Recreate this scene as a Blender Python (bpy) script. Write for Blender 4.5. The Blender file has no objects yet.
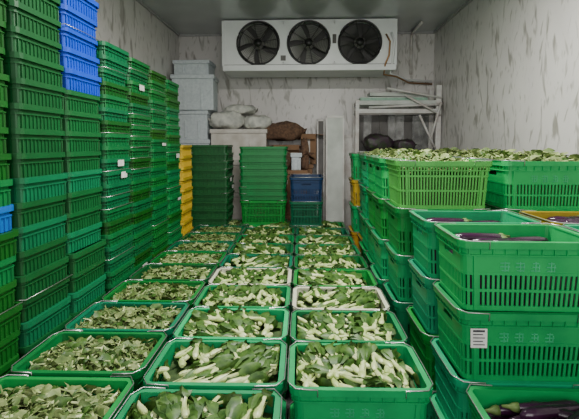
import bpy, math, random
from mathutils import Vector, Matrix, Euler
random.seed(7)
C = bpy.context.scene.collection
# ---------------------------------------------------------------- materials
def new_mat(name):
    m = bpy.data.materials.new(name); m.use_nodes = True
    nt = m.node_tree; b = nt.nodes["Principled BSDF"]
    return m, nt, b
def plastic(name, col, rough=0.45, var=0.36, spec=0.4, nscale=9):
    m, nt, b = new_mat(name)
    oi = nt.nodes.new("ShaderNodeObjectInfo")
    tc = nt.nodes.new("ShaderNodeTexCoord")
    no = nt.nodes.new("ShaderNodeTexNoise"); no.inputs["Scale"].default_value = nscale; no.inputs["Detail"].default_value = 5
    nt.links.new(tc.outputs["Object"], no.inputs["Vector"])
    add = nt.nodes.new("ShaderNodeMath"); add.operation = 'ADD'
    nt.links.new(oi.outputs["Random"], add.inputs[0]); nt.links.new(no.outputs["Fac"], add.inputs[1])
    mr = nt.nodes.new("ShaderNodeMapRange")
    mr.inputs["From Min"].default_value = 0.3; mr.inputs["From Max"].default_value = 1.7
    mr.inputs["To Min"].default_value = 1 - var; mr.inputs["To Max"].default_value = 1 + var
    nt.links.new(add.outputs[0], mr.inputs["Value"])
    mh = nt.nodes.new("ShaderNodeMapRange"); mh.inputs["To Min"].default_value = 0.475; mh.inputs["To Max"].default_value = 0.52
    wn = nt.nodes.new("ShaderNodeTexWhiteNoise"); wn.noise_dimensions = '1D'
    nt.links.new(oi.outputs["Random"], wn.inputs["W"]); nt.links.new(wn.outputs["Value"], mh.inputs["Value"])
    hs = nt.nodes.new("ShaderNodeHueSaturation"); hs.inputs["Color"].default_value = (*col, 1)
    nt.links.new(mh.outputs[0], hs.inputs["Hue"])
    nt.links.new(mr.outputs[0], hs.inputs["Value"])
    nt.links.new(hs.outputs[0], b.inputs["Base Color"])
    b.inputs["Roughness"].default_value = rough
    b.inputs["Specular IOR Level"].default_value = spec
    return m
def simple(name, col, rough=0.6, metal=0, c2=None, scale=20, bump=0.0, stretch=(1,1,1)):
    m, nt, b = new_mat(name)
    b.inputs["Roughness"].default_value = rough; b.inputs["Metallic"].default_value = metal
    tc = nt.nodes.new("ShaderNodeTexCoord"); mp = nt.nodes.new("ShaderNodeMapping")
    mp.inputs["Scale"].default_value = stretch
    no = nt.nodes.new("ShaderNodeTexNoise"); no.inputs["Scale"].default_value = scale; no.inputs["Detail"].default_value = 6
    cr = nt.nodes.new("ShaderNodeValToRGB")
    cr.color_ramp.elements[0].color = (*col, 1); cr.color_ramp.elements[0].position = 0.35
    cr.color_ramp.elements[1].color = (*(c2 or tuple(c*0.8 for c in col)), 1); cr.color_ramp.elements[1].position = 0.65
    nt.links.new(tc.outputs["Object"], mp.inputs[0]); nt.links.new(mp.outputs[0], no.inputs["Vector"])
    nt.links.new(no.outputs["Fac"], cr.inputs[0]); nt.links.new(cr.outputs[0], b.inputs["Base Color"])
    if bump:
        bp = nt.nodes.new("ShaderNodeBump"); bp.inputs["Strength"].default_value = bump; bp.inputs["Distance"].default_value = 0.02
        nt.links.new(no.outputs["Fac"], bp.inputs["Height"]); nt.links.new(bp.outputs[0], b.inputs["Normal"])
    return m
M = {}
M['teal'] = plastic("crate_green_teal", (0.006, 0.34, 0.12))
M['green'] = plastic("crate_green", (0.006, 0.25, 0.06))
M['dark'] = plastic("crate_green_dark", (0.006, 0.10, 0.014))
M['deep'] = plastic("crate_green_deep", (0.003, 0.15, 0.055))
M['tower'] = plastic("crate_green_tower", (0.005, 0.16, 0.045))
M['lime'] = plastic("crate_green_lime", (0.11, 0.52, 0.09))
M['blue'] = plastic("crate_blue", (0.005, 0.11, 0.5))
M['navy'] = plastic("crate_navy", (0.008, 0.03, 0.11))
M['white'] = plastic("crate_white", (0.60, 0.60, 0.44), var=0.1)
M['yellow'] = plastic("crate_yellow", (0.48, 0.32, 0.02))
M['wire'] = simple("steel_wire", (0.55, 0.56, 0.55), 0.35, 0.9)
M['tag'] = simple("paper_tag", (0.75, 0.75, 0.72), 0.7)
M['ink'] = simple("printed_ink", (0.05, 0.05, 0.06), 0.7)
M['letter'] = simple("letter_print", (0.04, 0.42, 0.18), 0.6)
M['stem'] = simple("bokchoy_stem", (0.66, 0.73, 0.38), 0.38, c2=(0.40, 0.53, 0.15), scale=26)
M['leaf'] = simple("bokchoy_leaf", (0.025, 0.075, 0.01), 0.5, c2=(0.08, 0.17, 0.025), scale=26)
M['leaf2'] = simple("greens_leaf", (0.07, 0.13, 0.03), 0.6, c2=(0.14, 0.21, 0.05), scale=30)
M['leaf3'] = simple("greens_pale_leaf", (0.30, 0.36, 0.14), 0.6, c2=(0.14, 0.21, 0.055), scale=30)
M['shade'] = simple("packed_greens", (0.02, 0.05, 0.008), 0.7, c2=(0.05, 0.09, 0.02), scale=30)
M['egg'] = simple("eggplant_skin", (0.022, 0.006, 0.02), 0.18, c2=(0.05, 0.012, 0.045), scale=6)
M['foam'] = simple("styrofoam", (0.62, 0.68, 0.70), 0.8, c2=(0.52, 0.58, 0.61), scale=30, bump=0.1)
M['card'] = simple("pale_cardboard", (0.68, 0.65, 0.60), 0.85, c2=(0.5, 0.46, 0.4), scale=6)
M['brown'] = simple("brown_cardboard", (0.25, 0.14, 0.075), 0.85, scale=6)
M['burlap'] = simple("burlap", (0.17, 0.095, 0.055), 0.95, c2=(0.08, 0.045, 0.03), scale=30, bump=0.6)
M['sack'] = simple("woven_sack", (0.64, 0.64, 0.58), 0.7, c2=(0.40, 0.41, 0.38), scale=12, bump=0.5)
M['housing'] = simple("unit_white_metal", (0.80, 0.82, 0.82), 0.4, c2=(0.7, 0.72, 0.72), scale=3)
M['black'] = simple("black_wire", (0.012, 0.012, 0.012), 0.4)
M['blade'] = simple("fan_blade", (0.24, 0.24, 0.22), 0.4, 0.2)
M['fin'] = simple("coil_fins", (0.07, 0.07, 0.065), 0.5, 0.4, scale=60)
M['copper'] = simple("copper_pipe", (0.4, 0.22, 0.1), 0.4, 0.7)
M['board'] = simple("white_board", (0.60, 0.63, 0.59), 0.6, c2=(0.45, 0.48, 0.44), scale=5)
M['frame'] = simple("painted_steel", (0.66, 0.66, 0.63), 0.45, c2=(0.5, 0.45, 0.42), scale=7)
M['ltgreen'] = simple("pale_green_film", (0.3, 0.5, 0.38), 0.5)
M['darkpanel'] = simple("grey_panel", (0.16, 0.15, 0.145), 0.7, c2=(0.09, 0.085, 0.08), scale=4)
M['pvc'] = simple("shaded_pvc", (0.28, 0.28, 0.27), 0.2, c2=(0.12, 0.12, 0.115), scale=9)  # PVC darkened in its colour to suggest the dim space behind the rack
M['leafbag'] = simple("dark_produce_bag", (0.03, 0.05, 0.02), 0.5, c2=(0.045, 0.015, 0.04), scale=14, bump=0.5)

def wall_mat(name, rot):
    m, nt, b = new_mat(name)
    b.inputs["Roughness"].default_value = 0.32
    tc = nt.nodes.new("ShaderNodeTexCoord")
    def layer(st, lo, hi, off, dist=0.5, rt=rot, det=2):
        m0 = nt.nodes.new("ShaderNodeMapping"); m0.inputs["Rotation"].default_value = rt
        mp = nt.nodes.new("ShaderNodeMapping"); mp.inputs["Scale"].default_value = st; mp.inputs["Location"].default_value = off
        no = nt.nodes.new("ShaderNodeTexNoise"); no.inputs["Scale"].default_value = 1; no.inputs["Detail"].default_value = det; no.inputs["Distortion"].default_value = dist
        cr = nt.nodes.new("ShaderNodeValToRGB")
        cr.color_ramp.elements[0].position = lo; cr.color_ramp.elements[1].position = hi
        nt.links.new(tc.outputs["Object"], m0.inputs[0]); nt.links.new(m0.outputs[0], mp.inputs[0]); nt.links.new(mp.outputs[0], no.inputs["Vector"]); nt.links.new(no.outputs["Fac"], cr.inputs[0])
        return cr
    r2 = tuple(-1.5*a for a in rot)
    a = layer((12, 12, 3.4), 0.58, 0.70, (0, 0, 0), 0.5)
    c = layer((22, 22, 6.0), 0.60, 0.72, (5, 3, 1), 0.5, rt=r2)
    d = layer((1.4, 1.4, 0.9), 0.3, 0.7, (2, 8, 1))
    mx = nt.nodes.new("ShaderNodeMix"); mx.data_type = 'RGBA'
    mx.inputs["A"].default_value = (0.68, 0.66, 0.635, 1); mx.inputs["B"].default_value = (0.57, 0.55, 0.53, 1)
    nt.links.new(d.outputs[0], mx.inputs["Factor"]); prev = mx.outputs["Result"]
    for ly, col, st in ((a, (0.20, 0.19, 0.155, 1), 0.75), (c, (0.24, 0.23, 0.19, 1), 0.75)):
        mu = nt.nodes.new("ShaderNodeMath"); mu.operation = 'MULTIPLY'; mu.inputs[1].default_value = st
        nt.links.new(ly.outputs[0], mu.inputs[0])
        m1 = nt.nodes.new("ShaderNodeMix"); m1.data_type = 'RGBA'; m1.inputs["B"].default_value = col
        nt.links.new(mu.outputs[0], m1.inputs["Factor"]); nt.links.new(prev, m1.inputs["A"]); prev = m1.outputs["Result"]
    nt.links.new(prev, b.inputs["Base Color"])
    return m
M['wall'] = wall_mat("marbled_wall_panel", (0.16, 0, 0))
M['wallb'] = wall_mat("marbled_wall_panel_back", (0, 0.16, 0))
M['ceil'] = simple("ceiling_panel", (0.52, 0.54, 0.55), 0.3, 0.3, c2=(0.44, 0.46, 0.47), scale=2)
M['floor'] = simple("concrete_floor", (0.10, 0.10, 0.095), 0.6, c2=(0.05, 0.05, 0.05), scale=5, bump=0.1)
M['seam'] = simple("panel_seam", (0.4, 0.4, 0.4), 0.5)
m, nt, b = new_mat("lamp_tube"); b.inputs["Emission Color"].default_value = (1, 0.99, 0.95, 1); b.inputs["Emission Strength"].default_value = 3; M['tube'] = m

# ---------------------------------------------------------------- mesh builder
class MB:
    def __init__(s): s.v = []; s.f = []; s.m = []; s.mats = []; s.sm = []
    def mi(s, k):
        if k not in s.mats: s.mats.append(k)
        return s.mats.index(k)
    def add(s, vs, fs, k, smooth=False, T=None):
        o = len(s.v)
        if T is not None: vs = [T @ Vector(v) for v in vs]
        s.v += [tuple(v) for v in vs]
        i = s.mi(k)
        for f in fs: s.f.append(tuple(a + o for a in f)); s.m.append(i); s.sm.append(smooth)
    def box(s, c, d, k, T=None):
        x, y, z = c; a, b_, e = d[0]/2, d[1]/2, d[2]/2
        vs = [(x-a,y-b_,z-e),(x+a,y-b_,z-e),(x+a,y+b_,z-e),(x-a,y+b_,z-e),(x-a,y-b_,z+e),(x+a,y-b_,z+e),(x+a,y+b_,z+e),(x-a,y+b_,z+e)]
        s.add(vs, [(0,3,2,1),(4,5,6,7),(0,1,5,4),(1,2,6,5),(2,3,7,6),(3,0,4,7)], k, False, T)
    def tube(s, pts, r, k, n=6, closed=False):
        pts = [Vector(p) for p in pts]; N = len(pts); vs = []; fs = []
        rr_ = r if isinstance(r, (list, tuple)) else [r]*N
        for i, p in enumerate(pts):
            if closed: t = pts[(i+1) % N] - pts[i-1]
            else: t = pts[min(i+1, N-1)] - pts[max(i-1, 0)]
            t.normalize()
            up = Vector((0,0,1)) if abs(t.z) < 0.9 else Vector((1,0,0))
            a = t.cross(up).normalized(); b_ = t.cross(a)
            for j in range(n):
                w = 2*math.pi*j/n
                vs.append(p + (a*math.cos(w) + b_*math.sin(w))*rr_[i])
        for i in range(N if closed else N-1):
            for j in range(n):
                fs.append((i*n+j, i*n+(j+1) % n, ((i+1) % N)*n+(j+1) % n, ((i+1) % N)*n+j))
        if not closed: fs.append(tuple(range(n))[::-1]); fs.append(tuple((N-1)*n+j for j in range(n)))
        s.add(vs, fs, k, True)
    def mesh(s, name):
        me = bpy.data.meshes.new(name); me.from_pydata(s.v, [], s.f)
        for k in s.mats: me.materials.append(M[k])
        me.polygons.foreach_set("material_index", s.m); me.polygons.foreach_set("use_smooth", s.sm)
        me.update(); return me
def obj(name, me, loc=(0,0,0), rot=(0,0,0), bevel=0):
    o = bpy.data.objects.new(name, me); o.location = loc; o.rotation_euler = rot; C.objects.link(o)
    if bevel:
        b = o.modifiers.new("bev", 'BEVEL'); b.width = bevel; b.segments = 2; b.limit_method = 'ANGLE'
    return o
# ---------------------------------------------------------------- rounded ring
def rr(L, W, r, n=3, hy=0.06):
    p = []; a, b_ = L/2, W/2
    for (cx, cy, s) in ((a-r, b_-r, 0), (-a+r, b_-r, 90), (-a+r, -b_+r, 180), (a-r, -b_+r, 270)):
        for i in range(n+1):
            t = math.radians(s + 90*i/n); p.append((cx + r*math.cos(t), cy + r*math.sin(t)))
        if s == 90: p += [(-a, hy), (-a, -hy)]
        if s == 270: p += [(a, -hy), (a, hy)]
    return p
def ring(mb, L, W, r, z0, z1, t, k, skip=None):
    A = rr(L, W, r); B = rr(L-2*t, W-2*t, max(r-t, 0.002)); n = len(A)
    vs = [(x, y, z0) for x, y in A]+[(x, y, z1) for x, y in A]+[(x, y, z0) for x, y in B]+[(x, y, z1) for x, y in B]
    fs = []
    for i in range(n):
        j = (i+1) % n
        if skip:
            mx, my = (A[i][0]+A[j][0])/2, (A[i][1]+A[j][1])/2
            if abs(my) < 0.01 and abs(mx) > L/2-0.01: continue
        fs += [(i, j, n+j, n+i), (2*n+j, 2*n+i, 3*n+i, 3*n+j), (n+i, n+j, 3*n+j, 3*n+i), (j, i, 2*n+i, 2*n+j)]
    mb.add(vs, fs, k)
def bars(mb, L, W, r, z0, z1, pitch, w, t, k):
    P = rr(L, W, r, 4); P.append(P[0])
    tot = sum(math.dist(P[i], P[i+1]) for i in range(len(P)-1)); n = int(tot/pitch); st = tot/n; nxt = 0; pos = 0
    for i in range(len(P)-1):
        d = math.dist(P[i], P[i+1])
        while nxt < pos + d and nxt < tot - 1e-6:
            u = (nxt-pos)/d; x = P[i][0]+(P[i+1][0]-P[i][0])*u; y = P[i][1]+(P[i+1][1]-P[i][1])*u
            ang = math.atan2(P[i+1][1]-P[i][1], P[i+1][0]-P[i][0])
            T = Matrix.Translation((x, y, 0)) @ Matrix.Rotation(ang, 4, 'Z')
            mb.box((0, t/2, (z0+z1)/2), (w, t, z1-z0), k, T); nxt += st
        pos += d
CL, CW, CH = 0.60, 0.42, 0.30
def glyphs(mb, x0, y, z0, n, size, seed=1):
    R = random.Random(seed)
    for i in range(n):
        cx = x0 + i*size*1.45
        for s in range(3):
            mb.box((cx, y, z0 + (s-1)*size*0.36), (size*R.uniform(0.6, 1), 0.002, size*0.10), 'letter')
        mb.box((cx, y, z0), (size*0.10, 0.002, size), 'letter')
        mb.box((cx + size*0.33*R.choice((-1, 1)), y, z0-size*0.1), (size*0.10, 0.002, size*0.7), 'letter')
cache = {}
def crate_mesh(k, style=0, tag=False):
    key = (k, style, tag)
    if key in cache: return cache[key]
    mb = MB(); bl, bw = CL-0.03, CW-0.03; r = 0.035
    ring(mb, CL, CW, 0.045, CH-0.008, CH, 0.024, k)
    ring(mb, CL, CW, 0.045, CH-0.030, CH-0.008, 0.004, k)
    ring(mb, CL-0.012, CW-0.012, 0.04, CH-0.062, CH-0.056, 0.012, k)
    if style == 0:
        ring(mb, bl, bw, r, 0.235, CH-0.004, 0.006, k)
        ring(mb, bl, bw, r, 0.205, 0.235, 0.006, k, skip=True)
        ring(mb, bl, bw, r, 0.155, 0.205, 0.006, k)
        rows = [(0.022, 0.082), (0.094, 0.155)]
        pitch, w = 0.021, 0.011
    else:
        ring(mb, bl, bw, r, 0.262, CH-0.004, 0.006, k)
        ring(mb, bl, bw, r, 0.20, 0.212, 0.006, k)
        rows = [(0.022, 0.108), (0.120, 0.20), (0.212, 0.262)]
        pitch, w = 0.019, 0.0095
    for a, b_ in rows:
        bars(mb, bl, bw, r, a, b_, pitch, w, 0.006, k)
        ring(mb, bl+0.004, bw+0.004, r, b_, b_+0.012, 0.008, k)
    ring(mb, bl+0.004, bw+0.004, r, 0, 0.022, 0.01, k)
    bars(mb, bl+0.012, bw+0.012, r, CH-0.056, CH-0.03, 0.05, 0.004, 0.008, k)
    for sx in (-1, 1):
        for sy in (-1, 1):
            mb.box((sx*(bl/2-0.05), sy*(bw/2+0.003), 0.12), (0.014, 0.008, 0.235), k)
    mb.box((0, 0, 0.006), (bl-0.03, bw-0.03, 0.008), k)
    if style == 0: glyphs(mb, -0.11, -bw/2-0.0012, 0.192, 4, 0.044)
    if tag:
        cx = -bl/2+0.065
        mb.box((cx, -bw/2-0.009, 0.19), (0.07, 0.002, 0.085), 'tag')
        for q in range(5): mb.box((cx-0.004*(q % 2), -bw/2-0.0105, 0.222-0.015*q), (0.05-0.008*(q % 2), 0.001, 0.004 if q else 0.009), 'ink')
    mb.v = [((x*(1-0.06*(1-z/CH))), (y*(1-0.07*(1-z/CH))), z) for x, y, z in mb.v]
    for s in (-1, 1):
        pts = [(s*(CL/2-0.12), -CW/2+0.0, CH-0.03), (s*(CL/2-0.12), -CW/2-0.004, CH+0.002), (s*(CL/2-0.03), -CW/2-0.003, CH+0.005),
               (s*(CL/2+0.003), -CW/2+0.05, CH+0.004), (s*(CL/2+0.005), 0, CH+0.004),
               (s*(CL/2+0.003), CW/2-0.05, CH+0.004), (s*(CL/2-0.03), CW/2+0.003, CH+0.005), (s*(CL/2-0.12), CW/2+0.004, CH+0.002), (s*(CL/2-0.12), CW/2, CH-0.03)]
        mb.tube(pts, 0.0028, 'wire', 5)
    cache[key] = mb.mesh("crate_" + k); return cache[key]
def crate(k, x, y, z, rz=0.0, style=0, tag=False, name="plastic_crate"):
    return obj(name, crate_mesh(k, style, tag), (x, y, z), (0, 0, rz))
def nested(cols, x, y, z0, ztop, pitch, rz=0.0, L=CL, W=CW, name="nested_crate_stack", jit=0.006, seed=0):
    R = random.Random(seed); mb = MB(); n = int(round((ztop-z0)/pitch)); pitch = (ztop-z0)/n
    for i in range(n):
        k = cols(i/n, i) if callable(cols) else cols
        if k == 'mix': k = R.choice(('deep', 'tower', 'deep', 'tower', 'dark'))
        if k == 'mixd': k = R.choice(('dark', 'dark', 'dark', 'tower'))
        o = len(mb.v); zt = (i+1)*pitch
        ring(mb, L, W, 0.04, zt-0.007, zt, 0.022, k)
        ring(mb, L, W, 0.04, zt-0.028, zt-0.007, 0.004, k)
        if pitch > 0.07: ring(mb, L-0.012, W-0.012, 0.038, zt-0.052, zt-0.047, 0.012, k)
        ring(mb, L-0.03, W-0.03, 0.032, zt-pitch, zt-0.004, 0.006, k)
        if pitch > 0.1:
            bars(mb, L-0.018, W-0.018, 0.035, zt-pitch+0.002, zt-0.052, 0.03, 0.006, 0.007, k)
        else:
            bars(mb, L-0.018, W-0.018, 0.035, zt-pitch+0.002, zt-0.028, 0.05, 0.006, 0.007, k)
        dx, dy = R.gauss(0, jit), R.gauss(0, jit); a = R.gauss(0, 0.008)
        ca, sa = math.cos(a), math.sin(a)
        for q in range(o, len(mb.v)):
            vx, vy, vz = mb.v[q]; mb.v[q] = (vx*ca-vy*sa+dx, vx*sa+vy*ca+dy, vz)
        if R.random() < 0.4:
            s = R.choice((-1, 1))
            mb.tube([(s*(L/2-0.1), -W/2-0.003, zt), (s*(L/2), -W/2, zt+0.004), (s*(L/2+0.006), 0, zt+0.006), (s*(L/2), W/2, zt+0.004)], 0.0026, 'wire', 5)
        if R.random() < 0.06: mb.box((L/2+0.004, R.uniform(-.1, .1), zt-0.035), (0.002, 0.10, 0.045), 'tag')
    mb.box((0, 0, 0.006), (L-0.05, W-0.05, 0.01), k)
    mb.box((0, 0, (n*pitch)-0.2), (L-0.04, W-0.04, 0.01), k)
    return obj(name, mb.mesh(name), (x, y, z0), (0, 0, rz))
# ---------------------------------------------------------------- vegetables
def strip(mb, prof, T, km, kl, split, cross=5):
    vs = []; n = len(prof)
    for (ax, ra, hw, cup) in prof:
        for j in range(cross):
            u = 2*j/(cross-1)-1
            vs.append((ax, u*hw, ra - cup*u*u))
    fa = []; fb = []
    for i in range(n-1):
        for j in range(cross-1):
            f = (i*cross+j, (i+1)*cross+j, (i+1)*cross+j+1, i*cross+j+1)
            (fa if i < split else fb).append(f)
    mb.add(vs, fa, km, True, T)
    mb.add(vs, fb, kl, True, T)
def bokchoy(mb, T, R, s=1.0):
    np_ = 7
    for i in range(np_):
        th = 2*math.pi*i/np_ + R.uniform(-.25, .25); sp = R.uniform(0.6, 1.35); L = s*R.uniform(0.95, 1.2)
        inner = 0.75 if i % 2 else 1.0
        prof = [(0, .006, .007, .003), (.012*L, .015*inner, .012, .008), (.032*L, .019*inner, .013, .009), (.060*L, .017*inner, .009, .005),
                (.085*L, .017*inner*sp, .0072, .002), (.105*L, .021*sp, .007, .002), (.122*L, .026*sp, .019, .004), (.150*L, .033*sp, .027, .012*R.uniform(-1, 1.4)), (.180*L, .036*sp, .020, .014*R.uniform(-1, 1)), (.20*L, .028*sp, .005, .0)]
        prof = [(a, b_*s, c*s, d*s) for a, b_, c, d in prof]
        strip(mb, prof, T @ Matrix.Diagonal((1, 1, 0.85, 1)) @ Matrix.Rotation(th, 4, 'X') @ Matrix.Rotation(R.uniform(-.06, .06), 4, 'Z'), 'stem', 'leaf', 5, 4)
    mb.add([(-.002, .008*s*math.cos(t), .007*s*math.sin(t)) for t in [k*math.pi/3 for k in range(6)]], [(0,1,2,3,4,5)], 'stem', False, T)
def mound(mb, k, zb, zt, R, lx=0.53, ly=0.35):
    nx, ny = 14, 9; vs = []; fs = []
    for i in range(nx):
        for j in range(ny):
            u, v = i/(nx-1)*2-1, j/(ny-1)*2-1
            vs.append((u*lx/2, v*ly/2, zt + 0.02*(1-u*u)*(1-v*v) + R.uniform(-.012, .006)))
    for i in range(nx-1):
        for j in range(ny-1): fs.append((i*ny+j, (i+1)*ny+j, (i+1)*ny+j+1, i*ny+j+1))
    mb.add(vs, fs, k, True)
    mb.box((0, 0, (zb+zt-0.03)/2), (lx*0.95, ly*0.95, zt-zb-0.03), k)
def clampv(mb):
    mb.v = [(max(-.268, min(.268, x)), max(-.180, min(.180, y)), z) for x, y, z in mb.v]
def pile_bok(seed, zt=0.226):
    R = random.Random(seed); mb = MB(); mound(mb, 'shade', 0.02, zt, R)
    lean = R.uniform(-0.6, 0.6)
    rows = 4; cols = 12
    for r in range(rows):
        for c in range(cols):
            x = -0.24 + 0.48*(c+0.5)/cols + R.uniform(-.014, .014)
            y = 0.135 - 0.30*(r+0.35)/rows + R.uniform(-.025, .025)
            h = zt + 0.022 + 0.026*(1-(2*x/0.54)**2) + R.uniform(-.008, .018) + 0.002*(rows-1-r)
            yaw = math.pi/2 + R.gauss(lean, 0.42)
            if R.random() < 0.22: yaw += R.uniform(1.0, 3.6)
            T = Matrix.Translation((x, y-0.045, h)) @ Matrix.Rotation(yaw, 4, 'Z') @ Matrix.Rotation(R.uniform(-0.05, 0.17), 4, 'Y') @ Matrix.Rotation(R.uniform(-.4, .4), 4, 'X')
            bokchoy(mb, T, R, R.uniform(0.82, 1.08))
    clampv(mb)
    return mb.mesh("bok_choy_pile")
def leaf(mb, T, R, s, kl, ks='stem'):
    c1 = R.uniform(-.3, .8)
    prof = [(0, 0, .0035, .0), (.045*s, .004, .004, .001), (.065*s, .006, .016*s, .004), (.085*s, .004, .026*s, .012*c1), (.11*s, -.002, .024*s, .016*c1), (.13*s, -.010, .015*s, .014*c1), (.145*s, -.020, .003, 0)]
    prof = [(a, b_+R.uniform(-.006, .006), c*R.uniform(.7, 1.25), d) for a, b_, c, d in prof]
    strip(mb, prof, T, ks, kl, 2, 4)
def pile_leaf(seed, zt=0.235, pale=0.3, n=460, up=0.0):
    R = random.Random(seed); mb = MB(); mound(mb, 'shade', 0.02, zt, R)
    for i in range(n):
        x, y = R.uniform(-.255, .255), R.uniform(-.17, .17)
        h = zt + 0.012 + (0.04+up)*(1-(x/.27)**2)*(1-(y/.19)**2) + R.uniform(-.012, .024)
        T = Matrix.Translation((x, y, h)) @ Matrix.Rotation(R.uniform(0, 6.28), 4, 'Z') @ Matrix.Rotation(R.uniform(-.6, .5), 4, 'Y') @ Matrix.Rotation(R.uniform(-1.2, 1.2), 4, 'X') @ Matrix.Translation((-.05, 0, 0))
        leaf(mb, T, R, R.uniform(.45, .85), 'leaf3' if R.random() < pale else R.choice(('leaf', 'leaf2', 'leaf2')), R.choice(('leaf3', 'stem', 'leaf3')))
    clampv(mb)
    return mb.mesh("leafy_greens_pile")
def pile_egg(seed, zt=0.17):
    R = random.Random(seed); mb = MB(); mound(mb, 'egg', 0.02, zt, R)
    for L_ in range(2):
        for i in range(9):
            x0 = R.uniform(-.1, .1); y0 = -0.15 + 0.3*(i+0.5)/9 + R.uniform(-.01, .01); z0 = zt + 0.025 + L_*0.035 + R.uniform(-.005, .01)
            yaw = R.gauss(0, 0.12 + 0.15*L_) + (math.pi if R.random() < .5 else 0); ln = R.uniform(.24, .32); cv = R.uniform(-.03, .03)
            pts = []; rad = []
            for t, rd in ((0, .004), (.05, .013), (.2, .021), (.5, .026), (.8, .028), (.94, .02), (1, .005)):
                u = (t-0.5)*ln; v = cv*(1-(2*t-1)**2)
                pts.append((x0 + u*math.cos(yaw) - v*math.sin(yaw), y0 + u*math.sin(yaw) + v*math.cos(yaw), z0)); rad.append(rd)
            mb.tube(pts, rad, 'egg', 10)
            a = Vector(pts[0]); d = (Vector(pts[0])-Vector(pts[2])).normalized()
            mb.tube([a - d*0.03, a - d*0.012, a + d*0.004, a + d*0.03], [.021, .018, .009, .005], 'leaf2', 7)
    clampv(mb)
    return mb.mesh("eggplant_pile")
BOK = [pile_bok(s) for s in (1, 2, 3, 4)]
LEAF = [pile_leaf(s, pale=p) for s, p in ((11, .15), (12, .3), (13, .5))]
HEAP = [pile_leaf(s, pale=p, zt=0.25, up=0.03, n=560) for s, p in ((14, .35), (15, .55))]
EGG = [pile_egg(s, z) for s, z in ((21, .195), (22, .178))]
EGGHI = pile_egg(23, 0.215)
# ---------------------------------------------------------------- room
XL, XR, YB, HC, YF = -2.0, 1.9, 6.7, 3.3, -1.6
def slab(name, c, d, k):
    mb = MB(); mb.box((0,0,0), d, k); return obj(name, mb.mesh(name), c)
slab("floor", ((XL+XR)/2, (YB+YF)/2, -0.05), (XR-XL+0.4, YB-YF+0.2, 0.1), 'floor')
slab("ceiling", ((XL+XR)/2, (YB+YF)/2, HC+0.05), (XR-XL+0.4, YB-YF+0.2, 0.1), 'ceil')
slab("wall_left", (XL-0.05, (YB+YF)/2, HC/2), (0.1, YB-YF, HC), 'wall')
slab("wall_right", (XR+0.05, (YB+YF)/2, HC/2), (0.1, YB-YF, HC), 'wall')
slab("wall_back", ((XL+XR)/2, YB+0.05, HC/2), (XR-XL+0.2, 0.1, HC), 'wallb')
mb = MB(); mb.box((0, 0, 0), (0.03, YB-YF, 0.03), 'seam')
obj("trim_1", mb.mesh("trim_1"), (XL+0.015, (YB+YF)/2, HC-0.015))
obj("trim_2", mb.mesh("trim_2"), (XR-0.015, (YB+YF)/2, HC-0.015))
mb = MB(); mb.box((0, 0, 0), (XR-XL-0.06, 0.03, 0.03), 'seam'); obj("trim_3", mb.mesh("trim_3"), ((XL+XR)/2, YB-0.015, HC-0.015))
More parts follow.
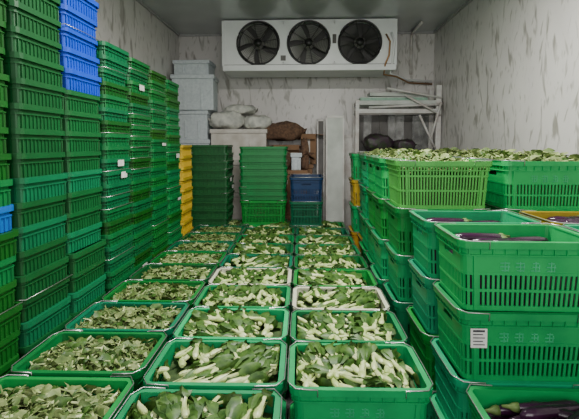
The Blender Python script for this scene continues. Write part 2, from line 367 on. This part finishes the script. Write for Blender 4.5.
# ---------------------------------------------------------------- evaporator
def evaporator():
    mb = MB(); W, H, D = 2.30, 0.60, 0.55; t = 0.02
    fx = [-0.685, 0.0, 0.685]; R0 = 0.285; n = 40
    edges = [-W/2, -1.03, -0.345, 0.345, 1.03, W/2]
    yf = -D/2
    mb.box(((edges[0]+edges[1])/2, yf, 0), (edges[1]-edges[0], t, H), 'housing')
    mb.box(((edges[4]+edges[5])/2, yf, 0), (edges[5]-edges[4], t, H), 'housing')
    for q in range(3):
        a, b_ = edges[q+1], edges[q+2]; cx = fx[q]; vs = []; fs = []
        for i in range(n):
            w = 2*math.pi*i/n; c, s_ = math.cos(w), math.sin(w)
            tx = ((b_-cx) if c > 0 else (cx-a))/max(abs(c), 1e-6); tz = (H/2)/max(abs(s_), 1e-6); tt = min(tx, tz)
            vs += [(cx+c*tt, yf-0.01, s_*tt), (cx+c*R0, yf-0.01, s_*R0), (cx+c*R0, yf+0.10, s_*R0)]
        for i in range(n):
            j = (i+1) % n; fs += [(i*3, i*3+1, j*3+1, j*3), (i*3+1, i*3+2, j*3+2, j*3+1)]
        mb.add(vs, fs, 'housing')
        for (ex, ez) in ((a, -H/2), (a, H/2), (b_, -H/2), (b_, H/2)):
            mb.box((ex + (0.03 if ex == a else -0.03), yf+0.0, ez*0.93), (0.07, 0.008, 0.045), 'housing')
        mb.tube([(cx+math.cos(2*math.pi*i/n)*R0, yf-0.018, math.sin(2*math.pi*i/n)*R0) for i in range(n)], 0.014, 'black', 6, True)
        for rr_ in [0.045+0.0215*i for i in range(11)]:
            mb.tube([(cx+math.cos(2*math.pi*i/28)*rr_, yf-0.035, math.sin(2*math.pi*i/28)*rr_) for i in range(28)], 0.0024, 'black', 4, True)
        for i in range(8):
            w = math.pi*i/4+0.2
            mb.tube([(cx+math.cos(w)*0.03, yf-0.038, math.sin(w)*0.03), (cx+math.cos(w)*R0, yf-0.02, math.sin(w)*R0)], 0.004, 'black', 4)
        mb.tube([(cx, yf-0.045, 0), (cx, yf-0.03, 0)], 0.055, 'black', 20)
        mb.tube([(cx, yf-0.02, 0), (cx, yf+0.09, 0)], 0.075, 'blade', 20)
        for i in range(5):
            w0 = 2*math.pi*i/5+q; vs = []
            for a_ in range(5):
                rad = 0.06+0.2*a_/4
                for b2 in range(4):
                    w = w0 + (b2/3-0.5)*0.95*(0.7+0.3*a_/4)+a_*0.06
                    vs.append((cx+rad*math.cos(w), yf+0.02+0.05*b2/3, rad*math.sin(w)))
            mb.add(vs, [(a_*4+b2, a_*4+b2+1, (a_+1)*4+b2+1, (a_+1)*4+b2) for a_ in range(4) for b2 in range(3)], 'blade' if q < 2 else 'fin', True)
        mb.box((cx, yf+0.13, 0), (0.62, 0.01, 0.58), 'fin')
    mb.box((0, 0, H/2), (W, D, t), 'housing'); mb.box((0, 0.06, -H/2), (W, D-0.1, t), 'housing')
    for s in (-1, 1):
        mb.box((s*W/2, 0, 0), (t, D, H), 'housing')
        mb.box((s*(W/2+0.003), -D/2-0.012, 0), (0.05, 0.012, H), 'housing')
    mb.box((0, D/2, 0), (W-0.04, 0.02, H-0.04), 'fin')
    mb.box((0, -0.01, -H/2-0.045), (W+0.02, D+0.04, 0.05), 'housing'); mb.box((0, -D/2-0.03, -H/2-0.03), (W+0.03, 0.015, 0.07), 'housing')
    mb.box((0, -D/2-0.014, -H/2+0.012), (W, 0.01, 0.006), 'darkpanel')
    mb.box((-0.345, yf-0.014, -0.2), (0.07, 0.004, 0.07), 'darkpanel'); mb.box((0.345, yf-0.014, 0.05), (0.05, 0.004, 0.12), 'darkpanel')
    mb.tube([(1.03, yf-0.03, 0.1), (1.08, yf-0.05, 0.0), (1.07, yf-0.05, -0.18), (1.02, yf-0.05, -0.3), (1.02, yf+0.05, -0.42), (1.2, yf+0.1, -0.44), (1.5, D/2+0.15, -0.44), (1.86, D/2+0.17, -0.46)], 0.012, 'copper', 8)
    mb.tube([(1.10, yf-0.03, 0.12), (1.14, yf-0.05, 0.0), (1.12, yf-0.05, -0.25), (1.1, yf+0.05, -0.40), (1.5, D/2+0.15, -0.40), (1.86, D/2+0.17, -0.42)], 0.014, 'housing', 8)
    for s in (-1, 1):
        for y in (-0.2, 0.2): mb.tube([(s*1.0, y, H/2), (s*1.0, y, H/2+0.03)], 0.012, 'wire', 6)
    return obj("evaporator_fan_unit", mb.mesh("evaporator_fan_unit"), (0.005, 6.20, 2.975))
evaporator()
mb = MB(); mb.tube([(0, 0, -0.6), (0, 0, -0.05), (0, -0.05, 0), (0, -0.6, 0)], 0.02, 'frame', 8)
obj("refrigerant_pipe", mb.mesh("pipe"), (1.55, 6.67, 3.27))
mb = MB(); mb.box((0, 0, 0.03), (1.3, 0.12, 0.05), 'housing'); mb.tube([(-0.6, 0, -0.015), (0.6, 0, -0.015)], 0.016, 'tube', 10)
obj("fluorescent_lamp", mb.mesh("fluorescent_lamp"), (0.2, 2.6, HC-0.055))
# ---------------------------------------------------------------- floor crates in 3 columns
sl = -0.017
def colx(x, y): return x + sl*(y-1.7)
rz = math.atan(-sl)
rowy = [1.91 + 0.432*i for i in range(9)]
kinds_mid = ['green', 'teal', 'green', 'white', 'deep', 'tower', 'green', 'deep', 'tower']
kinds_rt = ['teal', 'green', 'white', 'green', 'tower', 'green', 'tower', 'deep', 'tower']
kinds_lf = ['tower', 'deep', 'tower', 'dark', 'tower', 'deep', 'tower', 'deep', 'tower']
R = random.Random(5)
def filled(k, x, y, pile, pname, layers=2, r=0.0, style=0, tag=False):
    for l in range(layers):
        crate(k if l == layers-1 else R.choice(('green', 'deep', 'teal')), x, y, l*CH, r, style, tag and l == layers-1)
    flip = math.pi if (R.random() < .5 and pname != "bok_choy_pile") else 0
    obj(pname, pile, (x, y, (layers-1)*CH), (0, 0, r+flip))
for i, y in enumerate(rowy):
    filled(kinds_rt[i], colx(0.222, y), y, BOK[i % 4], "bok_choy_pile", r=rz+R.uniform(-.008, .008))
    filled(kinds_mid[i], colx(-0.40, y), y+0.01, BOK[(i+2) % 4], "bok_choy_pile", r=rz+R.uniform(-.008, .008))
filled('green', colx(-0.405, 1.47), 1.47, BOK[1], "bok_choy_pile", r=rz)
for i in range(9):
    y = 1.99 + 0.436*i
    filled(kinds_lf[i], colx(-1.03, y)+0.03*min(i/8, 1), y, LEAF[(0, 1, 0, 1, 2, 1, 2, 2, 1)[i]], "leafy_greens_pile", r=rz)
filled('green', colx(-1.03, 1.5), 1.54, LEAF[1], "leafy_greens_pile", r=rz)
# ---------------------------------------------------------------- left towers
h90 = math.pi/2
LX = -1.675
nested(lambda f, i: 'blue' if i == 10 else 'mixd', LX, 1.76, 0, 2.76, 0.12, 0, seed=1)
nested('mixd', LX, 2.205, 0, 2.88, 0.12, 0, seed=2)
nested(lambda f, i: 'blue' if i > 15 else 'mixd', LX, 2.64, 0, 3.0, 0.12, 0, seed=3)
for j, y in enumerate((3.10, 3.54, 3.98, 4.42)):
    nested('mix', LX, y, 0, 2.30-0.02*j, 0.088, 0, seed=5+j)
nested('yellow', LX+0.01, 4.87, 0, 1.60, 0.12, 0, L=0.58, seed=11)
nested('dark', -1.25, 5.48, 0, 1.6, 0.1, 0, L=0.54, seed=12)
for l in range(3): crate('green', -0.57, 5.56, l*CH, 0.03, 1)
nested('deep', -0.57, 5.56, 0.905, 1.58, 0.09, 0.02, seed=13)
for l in range(3): crate('deep', -0.02, 5.56, l*CH, h90, 1)
crate('navy', -0.02, 5.56, 0.9, h90, 0)
# ---------------------------------------------------------------- right stacks
def stack(x, y, n, kinds, pile=None, pname=None, r=0.0, top=None, topstyle=0, tags=False):
    for l in range(n):
        k = kinds[l % len(kinds)]
        st = 0
        if l == n-1 and top: k = top; st = topstyle
        crate(k, x+R.uniform(-.006, .006), y+R.uniform(-.004, .004), l*CH, r+R.uniform(-.012, .012), st, tags and l == n-2)
    if pile is not None: obj(pname, pile, (x, y, (n-1)*CH), (0, 0, r))
T3 = ['green', 'teal', 'teal']
stack(0.95, 1.54, 2, ['teal'], EGGHI, "eggplant_pile")
stack(0.93, 1.99, 4, ['teal'], EGG[1], "eggplant_pile", tags=True)
stack(1.56, 1.99, 4, ['teal'], EGG[0], "eggplant_pile")
stack(0.91, 2.43, 4, ['teal', 'green', 'teal'], EGG[1], "eggplant_pile")
stack(1.56, 2.43, 4, ['green', 'teal'], EGG[0], "eggplant_pile", top='yellow')
stack(0.85, 2.90, 5, T3, LEAF[2], "leafy_greens_pile", top='lime', topstyle=1)
stack(1.50, 2.90, 5, T3, HEAP[0], "leafy_greens_pile")
stack(0.82, 3.36, 5, T3, HEAP[1], "leafy_greens_pile")
stack(1.45, 3.36, 5, ['teal'], HEAP[1], "leafy_greens_pile")
stack(0.83, 3.80, 5, ['teal', 'green'], LEAF[0], "leafy_greens_pile")
stack(1.46, 3.80, 5, ['teal'], HEAP[0], "leafy_greens_pile")
stack(0.83, 4.24, 5, ['teal'], HEAP[1], "leafy_greens_pile")
stack(1.46, 4.24, 5, ['green'], LEAF[1], "leafy_greens_pile")
stack(0.86, 4.68, 5, ['green', 'yellow', 'green', 'teal', 'teal'], LEAF[2], "leafy_greens_pile")
stack(1.48, 4.68, 5, ['teal'], HEAP[0], "leafy_greens_pile")
stack(0.80, 5.12, 5, ['green', 'yellow', 'teal', 'yellow', 'teal'], LEAF[1], "leafy_greens_pile")
stack(1.48, 5.12, 5, ['green'], LEAF[2], "leafy_greens_pile")
# ---------------------------------------------------------------- back clutter
def lidbox(name, x, y, z, w, d, h, k, r=0.0):
    mb = MB(); lh = min(0.06, h*0.25)
    mb.box((0, 0, (h-lh)/2), (w-0.03, d-0.03, h-lh), k); mb.box((0, 0, h-lh/2), (w, d, lh), k)
    for s in (-1, 1): mb.box((s*w*0.2, -d/2+0.01, h*0.35), (0.03, 0.016, h*0.6), k)
    return obj(name, mb.mesh(name), (x, y, z), (0, 0, r), bevel=0.012)
def openbox(name, x, y, z, w, d, h, k, r=0.0, seed=0):
    R2 = random.Random(seed); mb = MB(); t = 0.006
    mb.box((0, 0, t/2), (w, d, t), k)
    for s in (-1, 1):
        mb.box((s*(w/2-t/2), 0, h/2), (t, d, h), k); mb.box((0, s*(d/2-t/2), h/2), (w-2*t, t, h), k)
        T = Matrix.Translation((s*w/2, 0, h)) @ Matrix.Rotation(s*R2.uniform(.1, 1.0), 4, 'Y')
        mb.box((s*0.05, 0, 0), (0.10, d-0.02, t), k, T)
        T = Matrix.Translation((0, s*d/2, h)) @ Matrix.Rotation(-s*R2.uniform(.1, .9), 4, 'X')
        mb.box((0, s*0.05, 0), (w-0.02, 0.10, t), k, T)
    mb.box((0, -d/2-0.002, h*0.5), (0.05, 0.002, h), 'card')
    return obj(name, mb.mesh(name), (x, y, z), (0, 0, r))
def sackmesh(seed, w, d, h, k):
    R2 = random.Random(seed); mb = MB(); nu, nv = 36, 18; vs = []; fs = []
    ph = [R2.uniform(0, 6) for _ in range(8)]
    for i in range(nv+1):
        v = math.pi*i/nv - math.pi/2
        for j in range(nu):
            u = 2*math.pi*j/nu; e = 0.6
            sg = lambda a: math.copysign(abs(a)**e, a)
            x = sg(math.cos(v))*sg(math.cos(u)); y = sg(math.cos(v))*sg(math.sin(u)); z = sg(math.sin(v))*(1-0.35*abs(x)**3)
            wob = 1+0.07*math.sin(5*u+ph[0])*math.cos(3*v+ph[1])+0.05*math.sin(9*u+ph[2]+2*v)
            zz = z*h/2*(1+0.16*math.sin(5*x+ph[3]+3*y)+0.10*math.sin(11*x+ph[4])*math.cos(7*y+ph[5]))
            vs.append((x*w/2*wob, y*d/2*wob, max(zz, -h/2)))
    for i in range(nv):
        for j in range(nu): fs.append((i*nu+j, i*nu+(j+1) % nu, (i+1)*nu+(j+1) % nu, (i+1)*nu+j))
    mb.add(vs, fs, k, True)
    for s in (-1, 1):
        mb.tube([(s*w*0.40, 0, 0), (s*w*0.46, 0, 0.01), (s*w*0.49, 0, 0.015), (s*w*0.53, 0, 0.0)], [h*0.3, h*0.12, h*0.08, h*0.22], k, 10)
    return mb.mesh("sack")
def sack(name, x, y, z, w, d, h, k, r=0, seed=0): return obj(name, sackmesh(seed, w, d, h, k), (x, y, z+h/2), (0, 0, r))
z = 0
for i in range(5):
    lidbox("styrofoam_box", -1.68+0.02*(i % 2), 6.38, z, 0.48, 0.42, 0.42, 'foam', 0.02*(i % 2)); z += 0.42
lidbox("styrofoam_box", -1.66, 6.34, z, 0.62, 0.45, 0.50, 'foam', 0.06)
lidbox("styrofoam_box", -1.68, 6.40, z+0.5, 0.54, 0.4, 0.22, 'foam', -0.03)
z = 0
for i in range(4):
    lidbox("cardboard_box", -1.00, 6.36, z, 0.82, 0.5, 0.455, 'card', 0.01*i); z += 0.457
sack("plastic_sack", -1.18, 6.32, z, 0.52, 0.40, 0.26, 'sack', 0.2, 1); sack("plastic_sack", -0.76, 6.36, z, 0.42, 0.36, 0.20, 'sack', 0.3, 2)
sack("plastic_sack", -1.0, 6.38, z+0.22, 0.48, 0.30, 0.14, 'sack', -0.2, 3)
z = 0
for i in range(4):
    lidbox("cardboard_box", -0.24, 6.42, z, 0.62, 0.40, 0.33, 'brown', 0.02*i); z += 0.33
openbox("open_cardboard_box", -0.34, 6.40, z, 0.38, 0.34, 0.28, 'brown', 0.15, 1)
openbox("open_cardboard_box", 0.02, 6.44, z, 0.22, 0.30, 0.44, 'brown', -0.1, 2)
sack("burlap_sack", -0.36, 6.38, z+0.34, 0.60, 0.34, 0.27, 'burlap', -0.18, 12)
lidbox("cardboard_box", -0.28, 6.05, 0, 0.56, 0.22, 0.62, 'brown'); lidbox("cardboard_box", -0.28, 6.05, 0.62, 0.56, 0.22, 0.63, 'brown')
sack("burlap_sack", -0.44, 6.04, 1.25, 0.38, 0.2, 0.30, 'burlap', 0.1, 14)
lidbox("styrofoam_box", -0.17, 6.04, 1.25, 0.16, 0.16, 0.24, 'foam', 0.1)
sack("burlap_sack", -0.05, 6.10, 1.25, 0.12, 0.14, 0.42, 'burlap', 0.3, 15)
def board(name, x, y, w, h, t, k, lean=0.06, r=0.0, tilt=0):
    mb = MB(); mb.box((0, 0, h/2), (w, t, h), k)
    for s in (-1, 1): mb.box((s*(w/2-0.012), -t/2-0.004, h/2), (0.02, 0.01, h), 'frame')
    mb.box((0, -t/2-0.004, h-0.02), (w, 0.01, 0.03), 'frame')
    return obj(name, mb.mesh(name), (x, y, 0.0), (-lean, tilt, r))
board("insulated_panel", 0.38, 6.0, 0.26, 2.02, 0.05, 'board', 0.08)
board("insulated_panel", 0.19, 6.25, 0.12, 2.0, 0.04, 'darkpanel', 0.12)
board("insulated_panel", 0.50, 6.48, 0.34, 1.75, 0.04, 'frame', 0.05)
# steel frame rack with strip curtain, shade of the opening painted into the strips
mb = MB(); x0, x1, y0, y1 = -0.56, 0.58, -0.18, 0.18; H = 2.44
for y in (y0, y1): mb.box((x0, y, 1.12), (0.05, 0.04, 2.24), 'frame')
for y in (y0, y1): mb.box((x1, y, H/2), (0.07, 0.045, H), 'frame')
for zz, k in ((1.2, 'frame'), (2.08, 'frame'), (2.20, 'board')):
    for y in (y0, y1): mb.box(((x0+x1)/2, y, zz), (x1-x0, 0.03, 0.06), k)
    for x in (x0, x1): mb.box((x, 0, zz), (0.03, y1-y0, 0.045), 'frame')
mb.box((0.02, 0, 1.50), (x1-x0-0.06, y1-y0-0.02, 0.012), 'board')
for q, (xa, za, xb, zb) in enumerate(((-0.15, 2.40, 0.62, 2.26), (-0.4, 2.13, 0.62, 2.17), (0.10, 2.30, 0.60, 2.02), (0.60, 2.2, 0.44, 1.60), (0.3, 2.02, 0.52, 1.56))):
    mb.tube([(xa, y0-0.03-0.012*q, za), (xb, y0-0.03-0.012*q, zb)], 0.016, 'frame', 8)
for q in range(9):
    mb.box((-0.49+0.121*q, y1-0.03-0.006*(q % 2), 1.78), (0.118, 0.004, 0.55), 'pvc' if q in (1, 4, 5, 7, 8) else 'darkpanel')  # dark grey strips stand in for the darkness behind the rack
obj("steel_frame_rack", mb.mesh("rack"), (1.26, 6.40, 0))
mb = MB(); mb.box((0, 0, 0.02), (0.95, 0.3, 0.04), 'ltgreen'); mb.box((0, -0.14, 0.045), (0.95, 0.02, 0.01), 'board')
obj("foam_sheet", mb.mesh("foam_sheet"), (1.22, 6.40, 2.235), (0, 0, 0.01))
mb = MB(); mb.box((0, 0, 0.02), (0.8, 0.26, 0.05), 'board'); mb.box((0, -0.12, 0.045), (0.8, 0.02, 0.01), 'frame')
obj("foam_sheet", mb.mesh("foam_sheet"), (1.28, 6.40, 2.30), (0, 0.02, 0.02))
sack("vegetable_sack", 1.02, 6.34, 1.507, 0.42, 0.22, 0.24, 'leafbag', 0.1, 21)
sack("vegetable_sack", 1.40, 6.34, 1.507, 0.30, 0.22, 0.17, 'leafbag', -0.1, 22)
# ---------------------------------------------------------------- lights, world, camera
def area(name, loc, sx, sy, p, rot=(0,0,0), col=(1, 0.98, 0.94)):
    l = bpy.data.lights.new(name, 'AREA'); l.shape = 'RECTANGLE'; l.size = sx; l.size_y = sy; l.energy = p; l.color = col
    o = bpy.data.objects.new(name, l); o.location = loc; o.rotation_euler = rot; C.objects.link(o)
area("lamp_light", (0.2, 2.6, HC-0.10), 1.2, 0.12, 140, col=(1, 0.975, 0.92))
area("doorway_light", (0.2, -1.4, 2.1), 2.4, 1.8, 72, (math.radians(84), 0, 0), (1, 0.98, 0.95))
w = bpy.data.worlds.new("World"); bpy.context.scene.world = w; w.use_nodes = True
w.node_tree.nodes["Background"].inputs[0].default_value = (0.97, 0.96, 0.93, 1); w.node_tree.nodes["Background"].inputs[1].default_value = 0.45
cam = bpy.data.cameras.new("Camera"); co = bpy.data.objects.new("Camera", cam); C.objects.link(co)
cam.sensor_width = 36; cam.lens = 36*430/579; cam.clip_start = 0.05
pitch = math.radians(4); yaw = math.atan(18.5/430)
co.location = (0, 0, 1.6); co.rotation_euler = (math.pi/2 - pitch, 0, yaw)
cam.shift_y = -(64.5-430*math.tan(pitch))/579
bpy.context.scene.camera = co
